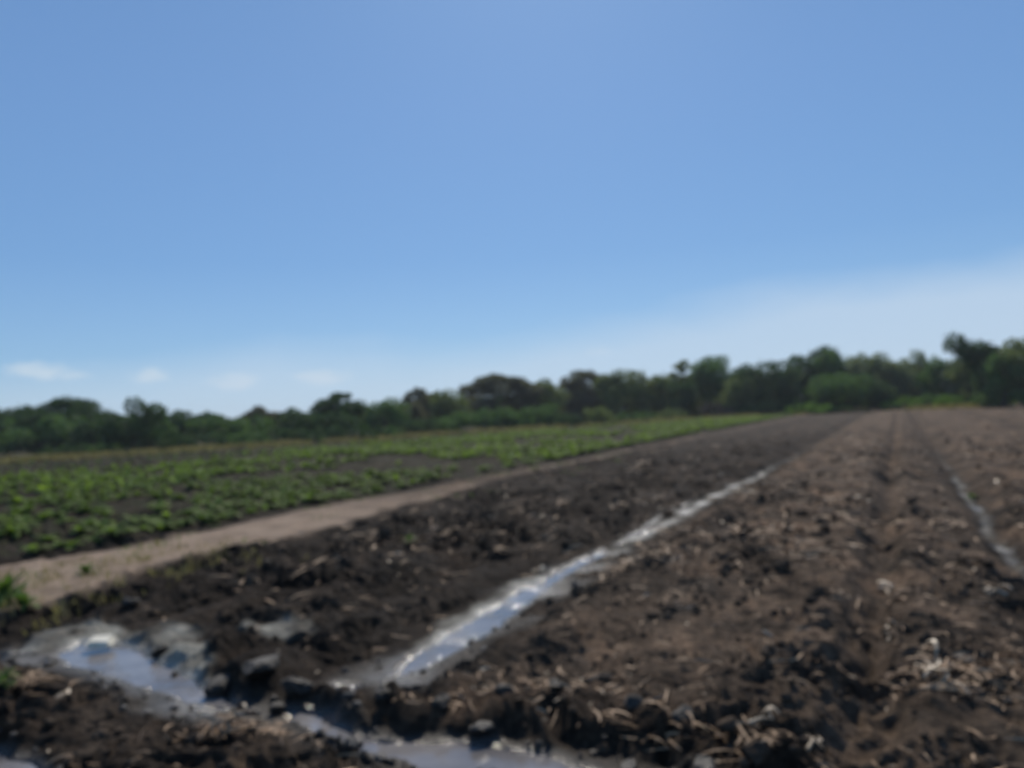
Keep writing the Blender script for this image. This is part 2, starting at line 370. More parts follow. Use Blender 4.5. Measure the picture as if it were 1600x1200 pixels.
    wet = np.maximum(wet, .20 * sm(3.6, 4.6, v) * sm(13, 7, u) * m_pl * (1 + noise(x * 1.2, y * 1.2, 77)))
    # dryness of the beds
    dry = m_pl * sm(.5, .1, wet) * (0.14 + 1.0 * sm(4.0, 2.4, v)) * (1 - .55 * np.exp(-((v - 3.05) / 1.0) ** 2) * sm(9, 5.5, u)) + .25 * m_cr
    dry = dry + .25 * sm(3.4, 2.6, u) * m_pl
    dry = dry * (1 - .8 * m_cr * sm(vout + 1.4, vout + .6, v)) + .5 * m_path
    tan = m_path * np.clip(.9 + noise(x * 2, y * 2, 81) * .5, 0, 1) * (1 - .92 * sm(8, 17, u))
    tan = np.maximum(tan, .55 * m_pl * sm(.5, -.2, v - vin + .9) * 0)
    dry = np.clip(dry * (1 + .5 * np.cos((v - 1.2) * 2 * pi / 3.95)), 0, 1)
    far = sm(40, 75, r) * m_cr
    green = m_cr * sm(vout + .5, vout + 1.2, v) * .55
    green = np.maximum(green, .25 * m_path * sm(5.5, 4.0, u)) + .5 * sm(100, 140, r)
    damp_shade = m_pl * sm(2.4, 3.3, v) * np.clip(.75 + noise(x * .7, y * .7, 151) * .9 + noise(x * 2.4, y * 2.4, 152) * .4, 0, 1) * sm(60, 18, u)
    damp_shade = np.maximum(damp_shade, .8 * m_cr * sm(120, 40, r))
    damp_shade = np.maximum(damp_shade, .9 * np.exp(-(bb / .3) ** 2))  # shadow band of the backlit bank, darkened into the soil colour
    return h, dict(damp_shade=damp_shade, wet=wet, dry=np.clip(dry, 0, 1), tan=tan, silt=np.clip(silt_glint * (.78 + .7 * noise(x * 3.1, y * 3.1, 79)), 0, 1), green=np.clip(green, 0, 1)), (u, v, vin, vout, r)

# ------------------------------------------------------------------ the ground
def build_ground():
    az_f = np.arange(-52, 52.001, .2); az_b = np.arange(52 + 2, 308 - 1.9, 2.0)
    az = np.radians(np.concatenate([az_f, az_b])); nA = len(az)
    r = [0.0, 0.002, .05, .12, .2, .3]
    rr = 0.4
    while rr < 3000:
        r.append(rr); rr *= (1.0058 if 2.2 < rr < 140 else 1.06)
    r = np.array(r[1:]); nR = len(r)
    A, R = np.meshgrid(az, r); x = (R * np.sin(A)).ravel(); y = (R * np.cos(A)).ravel()
    h, masks, (u, v, vin, vout, rad) = terrain(x, y)
    co = np.stack([x, y, h], 1)
    i, j = np.meshgrid(np.arange(nR - 1), np.arange(nA), indexing='ij')
    j2 = (j + 1) % nA
    f = np.stack([i * nA + j, i * nA + j2, (i + 1) * nA + j2, (i + 1) * nA + j], -1).reshape(-1, 4)[:, ::-1]
    c = f[:, 0]
    far = rad[c] > 150
    pth = (v[c] > vin[c]) & (v[c] < vout[c]) & (u[c] > -3) & ~far
    crop = (v[c] >= vout[c]) & ~far
    plo = ~far & ~pth & ~crop
    for nm, sel in (('ground', far), ('path', pth), ('crop_field', crop), ('ploughed_field', plo)):
        ff = f[sel]
        idx, inv = np.unique(ff, return_inverse=True); ff = inv.reshape(-1, 4)
        me = make_mesh(nm, co[idx], ff, smooth=False, mats=(MG,))
        for k, a in masks.items(): fattr(me, k, a[idx])
        o = link(nm, me); tag(o, kind='structure')
build_ground()

def offset_poly(P, d):
    area = 0.5 * np.sum(P[:, 0] * np.roll(P[:, 1], -1) - np.roll(P[:, 0], -1) * P[:, 1]); s = 1 if area > 0 else -1
    e = np.roll(P, -1, 0) - P; e /= np.linalg.norm(e, axis=1)[:, None] + 1e-9
    n = np.stack([e[:, 1], -e[:, 0]], 1) * s; nn = n + np.roll(n, 1, 0); nn /= np.linalg.norm(nn, axis=1)[:, None] + 1e-9
    return P + nn * d
for k, P in PUD.items():
    Q = offset_poly(P, .04 if k == 'upper' else .07); me = bpy.data.meshes.new('water')
    me.from_pydata([(a, b, WL) for a, b in Q], [], [tuple(range(len(Q)))]); me.materials.append(M_WATER); me.update()
    if me.polygons[0].normal.z < 0: me.flip_normals()
    tag(link('water', me), kind='structure')

# ------------------------------------------------------------------ soil lumps, straw
def ico(sub):
    import bmesh
    bm = bmesh.new(); bmesh.ops.create_icosphere(bm, subdivisions=sub, radius=1)
    v = np.array([q.co[:] for q in bm.verts]); f = np.array([[q.index for q in p.verts] for p in bm.faces]); bm.free(); return v, f
IV2, IF2 = ico(2); IV3, IF3 = ico(3)
def rotm(n):
    q = rng.normal(size=(n, 4)); q /= np.linalg.norm(q, axis=1)[:, None]; w, x, y, z = q.T
    return np.stack([1-2*(y*y+z*z), 2*(x*y-z*w), 2*(x*z+y*w), 2*(x*y+z*w), 1-2*(x*x+z*z), 2*(y*z-x*w), 2*(x*z-y*w), 2*(y*z+x*w), 1-2*(x*x+y*y)], 1).reshape(n, 3, 3)
def lumps(name, x, y, size, mat, label=None):
    n = len(x); h, mk, _ = terrain(x, y); Vn = len(IV2)
    V = np.repeat(IV2[None], n, 0)
    # chunky facets: plane cuts
    for _ in range(5):
        d = rng.normal(size=(n, 3)); d /= np.linalg.norm(d, axis=1)[:, None]; c = rng.uniform(.45, .8, n)
        p = np.einsum('nvk,nk->nv', V, d); ex = np.maximum(p - c[:, None], 0); V = V - ex[..., None] * d[:, None, :]
    V *= 1 + rng.normal(size=(n, Vn, 1)) * .07
    V *= rng.uniform(.6, 1.3, (n, 1, 3)) * np.array([1, 1, .75])
    V = V * size[:, None, None]
    V += np.stack([x, y, h + size * .28], 1)[:, None, :]
    Fc = (IF2[None] + (np.arange(n) * Vn)[:, None, None]).reshape(-1, 3)
    o = link(name, make_mesh(name, V.reshape(-1, 3), Fc, False, (mat,))); tag(o, label, name.replace('_', ' '), kind='stuff'); return o
def near_pts(n, r0, r1, a=46, pw=1.0):
    ang = np.radians(rng.uniform(-a, a, n)); r = r0 * (r1 / r0) ** (rng.uniform(0, 1, n) ** pw)
    return r * np.sin(ang), r * np.cos(ang)
def keep(x, y, f):
    h, mk, g = terrain(x, y); k = f(x, y, h, mk, *g); return x[k], y[k]
x, y = near_pts(15000, 2.6, 40)
x, y = keep(x, y, lambda x, y, h, mk, u, v, vin, vout, r: (v < vin - .05) & (mk['silt'] < .3) & (mk['wet'] < .5) & (rng.uniform(size=len(x)) < .35 + .9 * noise(x * 1.1, y * 1.1, 91)) & (h > WL + .03))
s = np.exp(rng.normal(np.log(.020), .5, len(x))) * np.clip(np.hypot(x, y) / 6, .8, 1.8); s = np.minimum(s, .085)
lumps('soil_clods', x, y, s, M_CLOD, 'dark crumbly clods lying all over the ploughed field')
x, y = near_pts(5000, 2.7, 14, 40)
x, y = keep(x, y, lambda x, y, h, mk, u, v, vin, vout, r: (v < vin) & (mk['silt'] < .25) & (mk['wet'] >= .4) & (h > WL + .02) & (rng.uniform(size=len(x)) < .75))
s = np.minimum(np.exp(rng.normal(np.log(.017), .6, len(x))), .07)
lumps('wet_clods', x, y, s, M_SHINE, 'shiny wet clods along the furrow water and the headland ditch')

def ribbons(n, x, y, h, L, wd, curve, flat=.12, seg=4):
    """bent strips of dry leaf and stalk; returns verts, quad faces"""
    a = rng.uniform(0, 2 * pi, n); tilt = rng.normal(0, flat, n); cv = rng.normal(0, curve, n); cz = np.abs(rng.normal(0, curve * .5, n))
    t = np.linspace(-.5, .5, seg + 1)
    th = a[:, None] + cv[:, None] * t[None] * 2
    dx = np.cos(th); dy = np.sin(th)
    px = np.cumsum(dx, 1) * (L / seg)[:, None]; py = np.cumsum(dy, 1) * (L / seg)[:, None]
    px -= px.mean(1)[:, None]; py -= py.mean(1)[:, None]
    pz = tilt[:, None] * t[None] * L[:, None] + cz[:, None] * (.25 - t[None] ** 2) * L[:, None]
    pz -= pz.min(1)[:, None]
    prof = np.sqrt(np.clip(1 - (2 * t) ** 2 * .9, 0.02, 1))[None] * wd[:, None]
    roll = rng.uniform(-.9, .9, n)[:, None]
    nx, ny, nz = -dy * np.cos(roll), dx * np.cos(roll), np.sin(roll) + 0 * dx
    P = np.stack([px + x[:, None], py + y[:, None], pz + h[:, None] + .008 + .5 * wd[:, None] * np.abs(np.sin(roll))], -1)
    D = np.stack([nx, ny, nz], -1) * prof[..., None]
    V = np.stack([P - D * .5, P + D * .5], 2).reshape(n, -1, 3)
    k = np.arange(seg) * 2; q = np.stack([k, k + 1, k + 3, k + 2], 1)
    return V.reshape(-1, 3), (q[None] + (np.arange(n) * (seg + 1) * 2)[:, None, None]).reshape(-1, 4)
x, y = near_pts(60000, 2.7, 60, 46)
x, y = keep(x, y, lambda x, y, h, mk, u, v, vin, vout, r: (v < vin + .3) & (mk['wet'] < .45) & (h > WL + .02) & (rng.uniform(size=len(x)) < (.35 + .65 * sm(4.2, 6.0, u)) * (.06 + .60 * mk['dry'] * np.clip(noise(x * .8, y * .8, 95) * 2.2 - .10, 0, 1))))
n = len(x); h = terrain(x, y)[0]; k = np.clip(np.hypot(x, y) / 7, .8, 1.5)
half = rng.uniform(size=n) < .86
for nm, sel, m_ in (('straw_litter', half, M_STRAW), ('pale_straw_litter', ~half, M_STRAWP)):
    q = sel; V, Fq = ribbons(q.sum(), x[q], y[q], h[q], (rng.uniform(.05, .24, q.sum()) if nm == 'straw_litter' else rng.uniform(.03, .12, q.sum())) * k[q], rng.uniform(.006, .020, q.sum()) * k[q], .6)
    tag(link(nm, make_mesh(nm, V, Fq, False, (m_,))), 'dry maize straw and leaf scraps strewn over the ploughed beds' if q is half else 'paler dry straw scraps strewn over the ploughed beds', 'straw', kind='stuff')

# ------------------------------------------------------------------ tubes and leaves
def tube(pts, rad, k=6):
    pts = np.asarray(pts, float); n = len(pts); d = np.gradient(pts, axis=0); d /= np.linalg.norm(d, axis=1)[:, None] + 1e-9
    ref = np.where(np.abs(d[:, 2:3]) > .9, np.array([[1., 0, 0]]), np.array([[0, 0, 1.]]))
    a = np.cross(d, ref); a /= np.linalg.norm(a, axis=1)[:, None] + 1e-9; b = np.cross(d, a)
    t = np.linspace(0, 2 * pi, k, endpoint=False); rad = np.asarray(rad)[:, None, None]
    V = pts[:, None] + rad * (a[:, None] * np.cos(t)[None, :, None] + b[:, None] * np.sin(t)[None, :, None])
    f = []
    for i in range(n - 1):
        for j in range(k): f.append((i * k + j, i * k + (j + 1) % k, (i + 1) * k + (j + 1) % k, (i + 1) * k + j))
    return V.reshape(-1, 3), np.array(f)
def join(parts):
    V, Fs, o = [], [], 0
    for v, f in parts: V.append(v); Fs.append(f + o); o += len(v)
    return np.concatenate(V), np.concatenate(Fs)
def leaves(P, size, up=.35):
    n = len(P); R = rotm(n); a = R[:, 0]; b = R[:, 1]
    b = b + np.array([0, 0, up]) * 0
    a = a * size[:, None] * .5; b = b * size[:, None] * .5 * rng.uniform(.45, .9, n)[:, None]
    V = np.stack([P - a, P + b * .9, P + a, P - b], 1)
    return V.reshape(-1, 3), np.arange(n * 4).reshape(-1, 4)
def blob_leaves(cen, rad, per, lsz):
    out = []
    for c, r in zip(cen, rad):
        n = max(12, int(per * (np.mean(r)) ** 2)); d = rng.normal(size=(n, 3)); d /= np.linalg.norm(d, axis=1)[:, None]
        q = rng.uniform(0.35, 1.08, n) ** .6
        bump = 1 + .22 * noise(d[:, 0] * 2.2 + c[0], d[:, 2] * 2.2 + c[1], 5)
        out.append(c + d * (q * bump)[:, None] * r)
    P = np.concatenate(out); return leaves(P, rng.uniform(.6, 1.35, len(P)) * lsz)

def tree(name, base, h, w, kind, col, label, cat='tree', group=None, low=.12, dens=1.0, lsz=.26, lean=0.0):
    root = link(name, None, loc=(base[0], base[1], 0)); tag(root, label, cat, group)
    root.rotation_euler = (0, 0, 0)
    cen, rad, trunk = [], [], []
    R = w / 2
    if kind == 'umbrella':
        th = max(h * .16, .5); n = int(16 + w * 2.2)
        for i in range(n):
            rr = R * math.sqrt(rng.uniform(0, 1)) * .93; a = rng.uniform(0, 2 * pi)
            z = h - th * .6 - (rr / R) ** 2 * h * .36 + rng.normal(0, .1)
            cen.append((rr * cos(a), rr * sin(a), z)); rad.append(np.array([1, 1, .45]) * rng.uniform(.14, .25) * w * .62)
        for i in range(int(14 + w)):
            a = rng.uniform(0, 2 * pi); q = rng.uniform(.2, .95); cen.append((R * q * cos(a), R * q * sin(a), h * rng.uniform(.12, .82 - .34 * q))); rad.append(np.array([1.15, 1.15, .8]) * h * .17)
    elif kind == 'round':
        n = int(14 + w * 1.6); cz = h * (.5 + low / 2); hz = h - cz
        for i in range(n):
            d = rng.normal(size=3); d /= np.linalg.norm(d); q = rng.uniform(.45, .86)
            c = np.array([d[0] * R * q + lean * d[2] * R, d[1] * R * q, cz + d[2] * hz * q * .95])
            cen.append(c); rad.append(np.array([1, 1, .85]) * rng.uniform(.16, .32) * min(w, h) * .8)
    elif kind == 'bush':
        n = int(9 + w * 2)
        for i in range(n):
            a = rng.uniform(0, 2 * pi); q = math.sqrt(rng.uniform(0, 1)) * .78
            zt = h * math.sqrt(max(0, 1 - q * q))
            z = rng.uniform(.2, .78) * zt; cen.append((R * q * cos(a), R * q * sin(a), z)); rad.append(np.array([1, 1, .8]) * rng.uniform(.2, .36) * min(h * 1.0, w * .8))
    elif kind == 'forked':
        for i in range(13):
            t = rng.uniform(0, 1); cen.append((rng.normal(0, .25), rng.normal(0, .3), h * (.08 + .74 * t))); rad.append(np.array([.75, .75, .95]) * rng.uniform(.6, 1.0) * w * .19)
        for i in range(7):
            t = i / 6; cen.append((-t * R * .75, rng.normal(0, .3), h * (.60 + .34 * t))); rad.append(np.array([1, 1, .85]) * w * .17)
        for i in range(4):
            cen.append((R * rng.uniform(0, .5), rng.normal(0, .3), h * rng.uniform(.72, .88))); rad.append(np.array([1, 1, .7]) * w * .19)
    cen = np.array(cen, float); rad = np.array([np.asarray(r, float) for r in rad])
    if kind != 'forked':                                     # crown fills the surveyed height and width
        f = (h * .98) / np.max(cen[:, 2] + rad[:, 2]); cen[:, 2] *= f; rad[:, 2] *= f
        f = min(1.6, R / np.percentile(np.hypot(cen[:, 0], cen[:, 1]) + rad[:, 0], 90)); cen[:, :2] *= f; rad[:, :2] *= f
    tr = max(.07, h * .022)
    fork = h * (.42 if kind == 'umbrella' else .25 if kind != 'forked' else .5)
    j = rng.normal(0, .05 * h, (2,))
    tp = np.array([(0, 0, -.15), (j[0] * .3, j[1] * .3, fork * .5), (j[0], j[1], fork)])
    parts = [tube(tp, [tr * 1.5, tr * 1.05, tr * .9], 8)]
    sel = rng.permutation(len(cen))[: (12 if kind == 'umbrella' else 6)]
    for s_ in sel:
        c = cen[s_]
        if c[2] < fork * .9: continue
        m1 = tp[2] * .55 + c * .45 + rng.normal(0, .12, 3) + np.array([0, 0, (-.03 if kind == 'umbrella' else .05) * h]); parts.append(tube([tp[2] - (0, 0, .1), m1, c], [tr * .6, tr * .38, tr * .16], 5))
    V, Fq = join(parts); link('trunk', make_mesh('trunk', V, Fq, True, (M_BARK,)), root)
    V, Fq = blob_leaves(cen, rad, 95 * dens / (lsz / .26) ** 2, lsz)
    V[:, 2] = np.maximum(V[:, 2], .02)
    link('crown', make_mesh('crown', V, Fq, False, (M_LEAF[col],)), root)
    return root

# name, px centre x, px top y, px width, distance, kind, colour, label, opts
T = [
 ('broadleaf_tree', 8, 640, 84, 96, 'round', 'dark', 'rounded dark green tree cut by the left edge of the tree line', {}),
 ('acacia_tree', 100, 626, 120, 90, 'umbrella', 'dark', 'flat topped acacia near the left edge with sky gaps under its canopy', {}),
 ('broadleaf_tree', 60, 655, 110, 84, 'round', 'mid', 'green tree under the flat topped acacia at the left', {}),
 ('broadleaf_tree', 205, 627, 92, 72, 'round', 'dark', 'dark shaggy tree leaning right, standing forward of the left tree line', {'lean': .2}),
 ('broadleaf_tree', 152, 660, 70, 80, 'round', 'dark', 'low dark tree between the flat topped acacia and the shaggy leaning tree', {}),
 ('broadleaf_tree', 240, 650, 60, 76, 'round', 'mid', 'greyish green tree at the right shoulder of the shaggy leaning tree', {}),
 ('broadleaf_tree', 284, 646, 56, 84, 'round', 'dark', 'small dark domed tree with a black hollow beneath, right of the shaggy tree', {}),
 ('broadleaf_tree', 342, 653, 84, 82, 'round', 'mid', 'low even topped green tree at the lowest dip of the skyline', {}),
 ('acacia_tree', 407, 640, 62, 92, 'umbrella', 'brown', 'small brownish domed acacia rising behind the low green trees on the left', {}),
 ('broadleaf_tree', 405, 655, 70, 80, 'round', 'mid', 'yellowish green low tree below the small brownish dome', {}),
 ('broadleaf_tree', 462, 644, 76, 80, 'round', 'dark', 'dark green tree left of the tall dome with the sky hole', {}),
 ('acacia_tree', 530, 619, 92, 86, 'umbrella', 'dark', 'tall dark dome shaped acacia with a pale sky hole at its right side', {}),
 ('broadleaf_tree', 520, 650, 80, 78, 'round', 'dark', 'dark low tree right under the dome shaped acacia', {}),
 ('broadleaf_tree', 600, 627, 78, 84, 'round', 'mid', 'green rounded tree right of the dome shaped acacia', {}),
 ('acacia_tree', 655, 611, 62, 95, 'umbrella', 'brown', 'thin grey brown acacia with a curled top and small sky hole', {}),
 ('broadleaf_tree', 640, 633, 60, 88, 'round', 'brown', 'grey brown bushy tree under the thin curled acacia', {}),
 ('broadleaf_tree', 702, 614, 70, 90, 'round', 'olive', 'olive green tree left of the broad purple brown umbrella acacia', {}),
 ('acacia_tree', 778, 590, 128, 100, 'umbrella', 'brown', 'broad purple brown umbrella acacia with a round sky hole, mid skyline', {}),
 ('acacia_tree', 846, 598, 84, 104, 'umbrella', 'olive', 'olive topped acacia with a band of sky gaps right of the broad umbrella acacia', {}),
 ('acacia_tree', 912, 584, 90, 108, 'umbrella', 'brown', 'purplish umbrella acacia with bright see through gaps below its rim', {}),
 ('broadleaf_tree', 968, 583, 92, 102, 'round', 'olive', 'olive green rounded tree right of the purplish see through acacia', {}),
 ('broadleaf_tree', 1022, 591, 62, 104, 'round', 'olive', 'yellow olive tree in the dip before the taller right hand trees', {}),
 ('broadleaf_tree', 1062, 600, 52, 100, 'round', 'dark', 'dark tree with a black hollow below the spreading tree top', {}),
 ('acacia_tree', 1066, 568, 56, 112, 'umbrella', 'olive', 'wispy acacia top jutting left at the start of the taller trees', {}),
 ('broadleaf_tree', 1122, 560, 92, 110, 'round', 'mid', 'broad tree with a dark flat top above the purple grey brush', {}),
 ('broadleaf_tree', 1192, 569, 110, 104, 'round', 'dark', 'big dark green tree with an even rounded top in the right half', {}),
 ('broadleaf_tree', 1150, 590, 60, 100, 'round', 'olive', 'olive tree squeezed before the big even topped dark tree', {}),
 ('broadleaf_tree', 1264, 548, 84, 112, 'round', 'dark', 'tallest dark tree with a hooked feathery top, right of centre', {'lean': .1}),
 ('broadleaf_tree', 1300, 550, 70, 110, 'round', 'mid', 'feathery green tree just right of the hooked tallest tree', {}),
 ('broadleaf_tree', 1350, 555, 64, 108, 'round', 'pale', 'greyish tree with a small peaked top above the deep black shade', {}),
 ('broadleaf_tree', 1316, 588, 100, 98, 'round', 'mid', 'mid green spreading tree overhanging the deepest black shade', {'low': .3}),
 ('broadleaf_tree', 1374, 600, 56, 100, 'round', 'dark', 'dark tree filling the right end of the deep black shade', {}),
 ('broadleaf_tree', 1392, 562, 66, 112, 'round', 'pale', 'pale olive tree left of the thin topped pale tree', {}),
 ('broadleaf_tree', 1428, 552, 50, 118, 'round', 'pale', 'pale grey tree with one thin spike above the skyline at right', {}),
 ('broadleaf_tree', 1462, 562, 62, 108, 'round', 'mid', 'green upright tree with a dark lower half left of the forked tree', {}),
 ('broadleaf_tree', 1494, 566, 44, 106, 'round', 'pale', 'yellowish slim tree against the left side of the forked dark tree', {}),
 ('forked_tree', 1532, 534, 84, 90, 'forked', 'dark', 'tall nearly black creeper clad tree forking into a Y near the right edge', {}),
 ('broadleaf_tree', 1512, 560, 50, 100, 'round', 'olive', 'olive foliage tree behind the left arm of the forked dark tree', {}),
 ('broadleaf_tree', 1592, 531, 92, 88, 'round', 'olive', 'large olive green tree cut by the right edge of the photo', {}),
 ('broadleaf_tree', 1562, 556, 50, 86, 'round', 'mid', 'green tree tucked between the forked dark tree and the right edge tree', {}),
]
def base_of(px, D): 
    v = at_dist(px, 650, D); return v[:2]
for (nm, px, py, wpx, D, kd, col, lab, o) in T:
    top = at_dist(px, py - 8, D); hh = top[2]; w = wpx * D / F * 1.08
    if kd == 'round': lz = .30
    else: lz = .26
    tree(nm, top[:2], hh * 1.0, w, kd, col, lab, lsz=lz, dens=3.2 if kd == 'round' else 3.4, **o)
B = [
 ('bush', 110, 690, 90, 76, 'dark', 'low dark bush on the dry grass at the far left', ),
 ('bush', 175, 688, 80, 74, 'mid', 'low green bush left of the shaggy leaning tree foot'),
 ('bush', 262, 676, 70, 74, 'dark', 'dark bush right of the shaggy leaning tree foot'),
 ('bush', 325, 676, 80, 72, 'dark', 'dark bush below the lowest dip of the skyline'),
 ('bush', 385, 672, 70, 72, 'mid', 'green bush below the small brownish dome'),
 ('bush', 440, 668, 80, 73, 'dark', 'long dark bush left of the dome shaped acacia foot'),
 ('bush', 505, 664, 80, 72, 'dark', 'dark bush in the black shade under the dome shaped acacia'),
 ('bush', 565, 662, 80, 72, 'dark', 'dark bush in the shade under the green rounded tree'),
 ('bush', 612, 664, 36, 70, 'mid', 'small upright green bush standing out from the shade at the field edge'),
 ('bush', 655, 652, 76, 78, 'dark', 'dark bush below the grey brown acacia'),
 ('bush', 712, 642, 84, 80, 'mid', 'green hedge bush below the olive tree, mid left'),
 ('bush', 775, 634, 84, 82, 'mid', 'green hedge bush below the broad umbrella acacia'),
 ('bush', 835, 630, 76, 86, 'mid', 'bright topped hedge bush below the olive topped acacia'),
 ('bush', 880, 640, 60, 84, 'dark', 'dark hedge bush with bright top left of the round field edge bush'),
 ('bush', 935, 634, 62, 84, 'olive', 'round olive bush bulging out at the field edge, mid right'),
 ('bush', 990, 642, 60, 92, 'mid', 'low green bush right of the round olive bush'),
 ('bush', 1045, 636, 70, 96, 'olive', 'low flat bush left of the purple grey brush'),
 ('dry_bush', 1115, 624, 62, 98, 'dry', 'leafless purple grey brush at the edge of the bright green strip'),
 ('bush', 1180, 626, 70, 98, 'dark', 'dark bush below the big even topped dark tree'),
 ('bush', 1235, 622, 70, 100, 'dark', 'dark bush left of the bright weeds on the right half'),
 ('bush', 1262, 628, 60, 92, 'bright', 'light green weedy bush at the field corner left of the deep shade'),
 ('bush', 1300, 632, 46, 94, 'bright', 'low bright bush just before the deep black shade'),
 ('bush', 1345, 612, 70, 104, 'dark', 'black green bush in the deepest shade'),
 ('bush', 1408, 618, 54, 98, 'bright', 'bright green mound of weeds right of the deep shade'),
 ('bush', 1450, 614, 50, 100, 'mid', 'dark based bush between the two bright weed mounds'),
 ('bush', 1498, 615, 56, 96, 'bright', 'bright green weed mound at the foot of the forked dark tree'),
 ('bush', 1562, 608, 56, 88, 'mid', 'low green bush right of the forked dark tree foot'),
 ('bush', 1606, 606, 50, 86, 'mid', 'low green bush at the right edge of the photo'),
]
for nm, px, py, wpx, D, col, lab in B:
    top = at_dist(px, py, D)
    tree(nm, top[:2], max(top[2], .7), wpx * D / F * 1.1, 'bush', col, lab, cat='bush', lsz=.22, dens=3.2 if col != 'dry' else 1.2)
# the tree line goes on past both sides of the frame
for i, px in enumerate(list(range(-560, -20, 90)) + list(range(1690, 2230, 90))):
    D = 88 + (i % 3) * 5; top = at_dist(px, 625 - (px - 100) * .05 - (i % 4) * 9, D)
    tree('broadleaf_tree', top[:2], max(top[2], 4), 9, 'round', ['dark', 'mid', 'olive'][i % 3], 'tree of the tree line beyond the edge of the photo', group='trees beyond the frame', lsz=.4, dens=1.2)

# far wood behind the tree line
def wood():
    n = 70000; px = rng.uniform(-500, 2100, n); D = rng.uniform(118, 150, n); P = np.zeros((n, 3))
    sky_y = np.interp(px, [-500, 0, 350, 600, 800, 1000, 1300, 1600, 2100], [672, 660, 664, 650, 632, 612, 590, 578, 556])
    sky_y += noise(px / 38., px * 0, 8) * 9 - 12
    for i in range(n):
        t = at_dist(px[i], sky_y[i], D[i]); P[i] = (t[0], t[1], t[2] * rng.uniform(0, 1) ** .75)
    V, Fq = leaves(P, rng.uniform(.6, 1.3, n))
    tag(link('far_wood', make_mesh('far_wood', V, Fq, False, (M_LEAF['dark'],))), 'dense far wood closing the gaps behind the tree line', 'wood', kind='stuff')
wood()

# ------------------------------------------------------------------ crops
def plant_mesh(name, nl, L, wd, mat, rise=.8, seg=3):
    a = rng.uniform(0, 2 * pi, nl); V = []; Fs = []
    for i in range(nl):
        l = L * rng.uniform(.6, 1.1); w = wd * rng.uniform(.7, 1.2); el = rng.uniform(.25, 1.2) * rise; ph = a[i]
        r_, z_ = rng.uniform(0, .03), rng.uniform(0, .04); b = len(V)
        for s in range(seg + 1):
            t = s / seg; ww = w * (math.sin(pi * (t * .86 + .1)) ** .8) * .5
            V.append((cos(ph) * r_ - sin(ph) * ww, sin(ph) * r_ + cos(ph) * ww, z_)); V.append((cos(ph) * r_ + sin(ph) * ww, sin(ph) * r_ - cos(ph) * ww, z_))
            r_ += l / seg * cos(el); z_ += l / seg * sin(el); el -= .5
            z_ = max(z_, .01)
        for s in range(seg): Fs.append((b + 2 * s, b + 2 * s + 1, b + 2 * s + 3, b + 2 * s + 2))
    return make_mesh(name, V, Fs, False, (mat,))
crop_var = [plant_mesh('crop_plant', 15, .27, .11, M_CROP) for _ in range(6)]
cu = np.arange(-2, 130, .25); cv_ = np.arange(10.9, 62, 1.05)
CU, CV = np.meshgrid(cu, cv_); CU = CU.ravel(); CV = CV.ravel()
CU = CU + rng.normal(0, .10, len(CU)); CV = CV + rng.normal(0, .05, len(CV))
x = CU * UD[0] + CV * VD[0]; y = CU * UD[1] + CV * VD[1]; r = np.hypot(x, y); ang = np.degrees(np.arctan2(x, y))
lim = np.interp(CU, [0, 10, 20, 40, 60, 90, 130], [32, 32, 34, 36, 33, 24, 16])
dens = (.42 + noise(x * .30, y * .30, 101) * 1.3 + noise(x * .08, y * .10, 102) * .9) * sm(lim + 4, lim - 6, CV) + .55 * sm(17, 12, CV) * sm(6, 14, CU)
k = (rng.uniform(size=len(x)) < np.clip(dens, 0, 1)) & (np.abs(ang) < 52) & (y > 3) & (r < 112)
x, y, r, ang = x[k], y[k], r[k], ang[k]; h = terrain(x, y)[0]
vis = (ang > -36.5) & (ang < 36); order = np.argsort(r + 1e3 * ~vis)[:300]; rest = np.ones(len(x), bool); rest[order] = False
for n_, i in enumerate(order):
    o = link('crop_plant', crop_var[n_ % 6], loc=(x[i], y[i], h[i] - .01)); s = rng.uniform(.7, 1.25); o.scale = (s, s, s * rng.uniform(.8, 1.2)); o.rotation_euler = (0, 0, rng.uniform(0, 6.28))
    tag(o, 'low leafy green crop plant in the rows nearest the camera', 'crop plant', 'crop plants in the green field')
idx = np.nonzero(rest)[0]; parts = []
far_var = [plant_mesh('far', 9, .30, .15, M_CROP, seg=2) for _ in range(4)]
for q, me in enumerate(far_var):
    vv = np.empty(len(me.vertices) * 3); me.vertices.foreach_get('co', vv); vv = vv.reshape(-1, 3)
    ff = np.array([p.vertices[:] for p in me.polygons]); ii = idx[q::4]; n = len(ii)
    s = rng.uniform(.7, 1.3, n); a = rng.uniform(0, 6.28, n); ca, sa = np.cos(a), np.sin(a)
    Vx = (vv[None, :, 0] * ca[:, None] - vv[None, :, 1] * sa[:, None]) * s[:, None] + x[ii][:, None]
    Vy = (vv[None, :, 0] * sa[:, None] + vv[None, :, 1] * ca[:, None]) * s[:, None] + y[ii][:, None]
    Vz = vv[None, :, 2] * s[:, None] + h[ii][:, None]
    parts.append((np.stack([Vx, Vy, Vz], -1).reshape(-1, 3), (ff[None] + (np.arange(n) * len(vv))[:, None, None]).reshape(-1, 4)))
for me in far_var: bpy.data.meshes.remove(me)
V, Fq = join(parts); tag(link('crop_rows', make_mesh('crop_rows', V, Fq, False, (M_CROP,))), 'farther rows of low green crop running to the tree line', 'crop', kind='stuff')

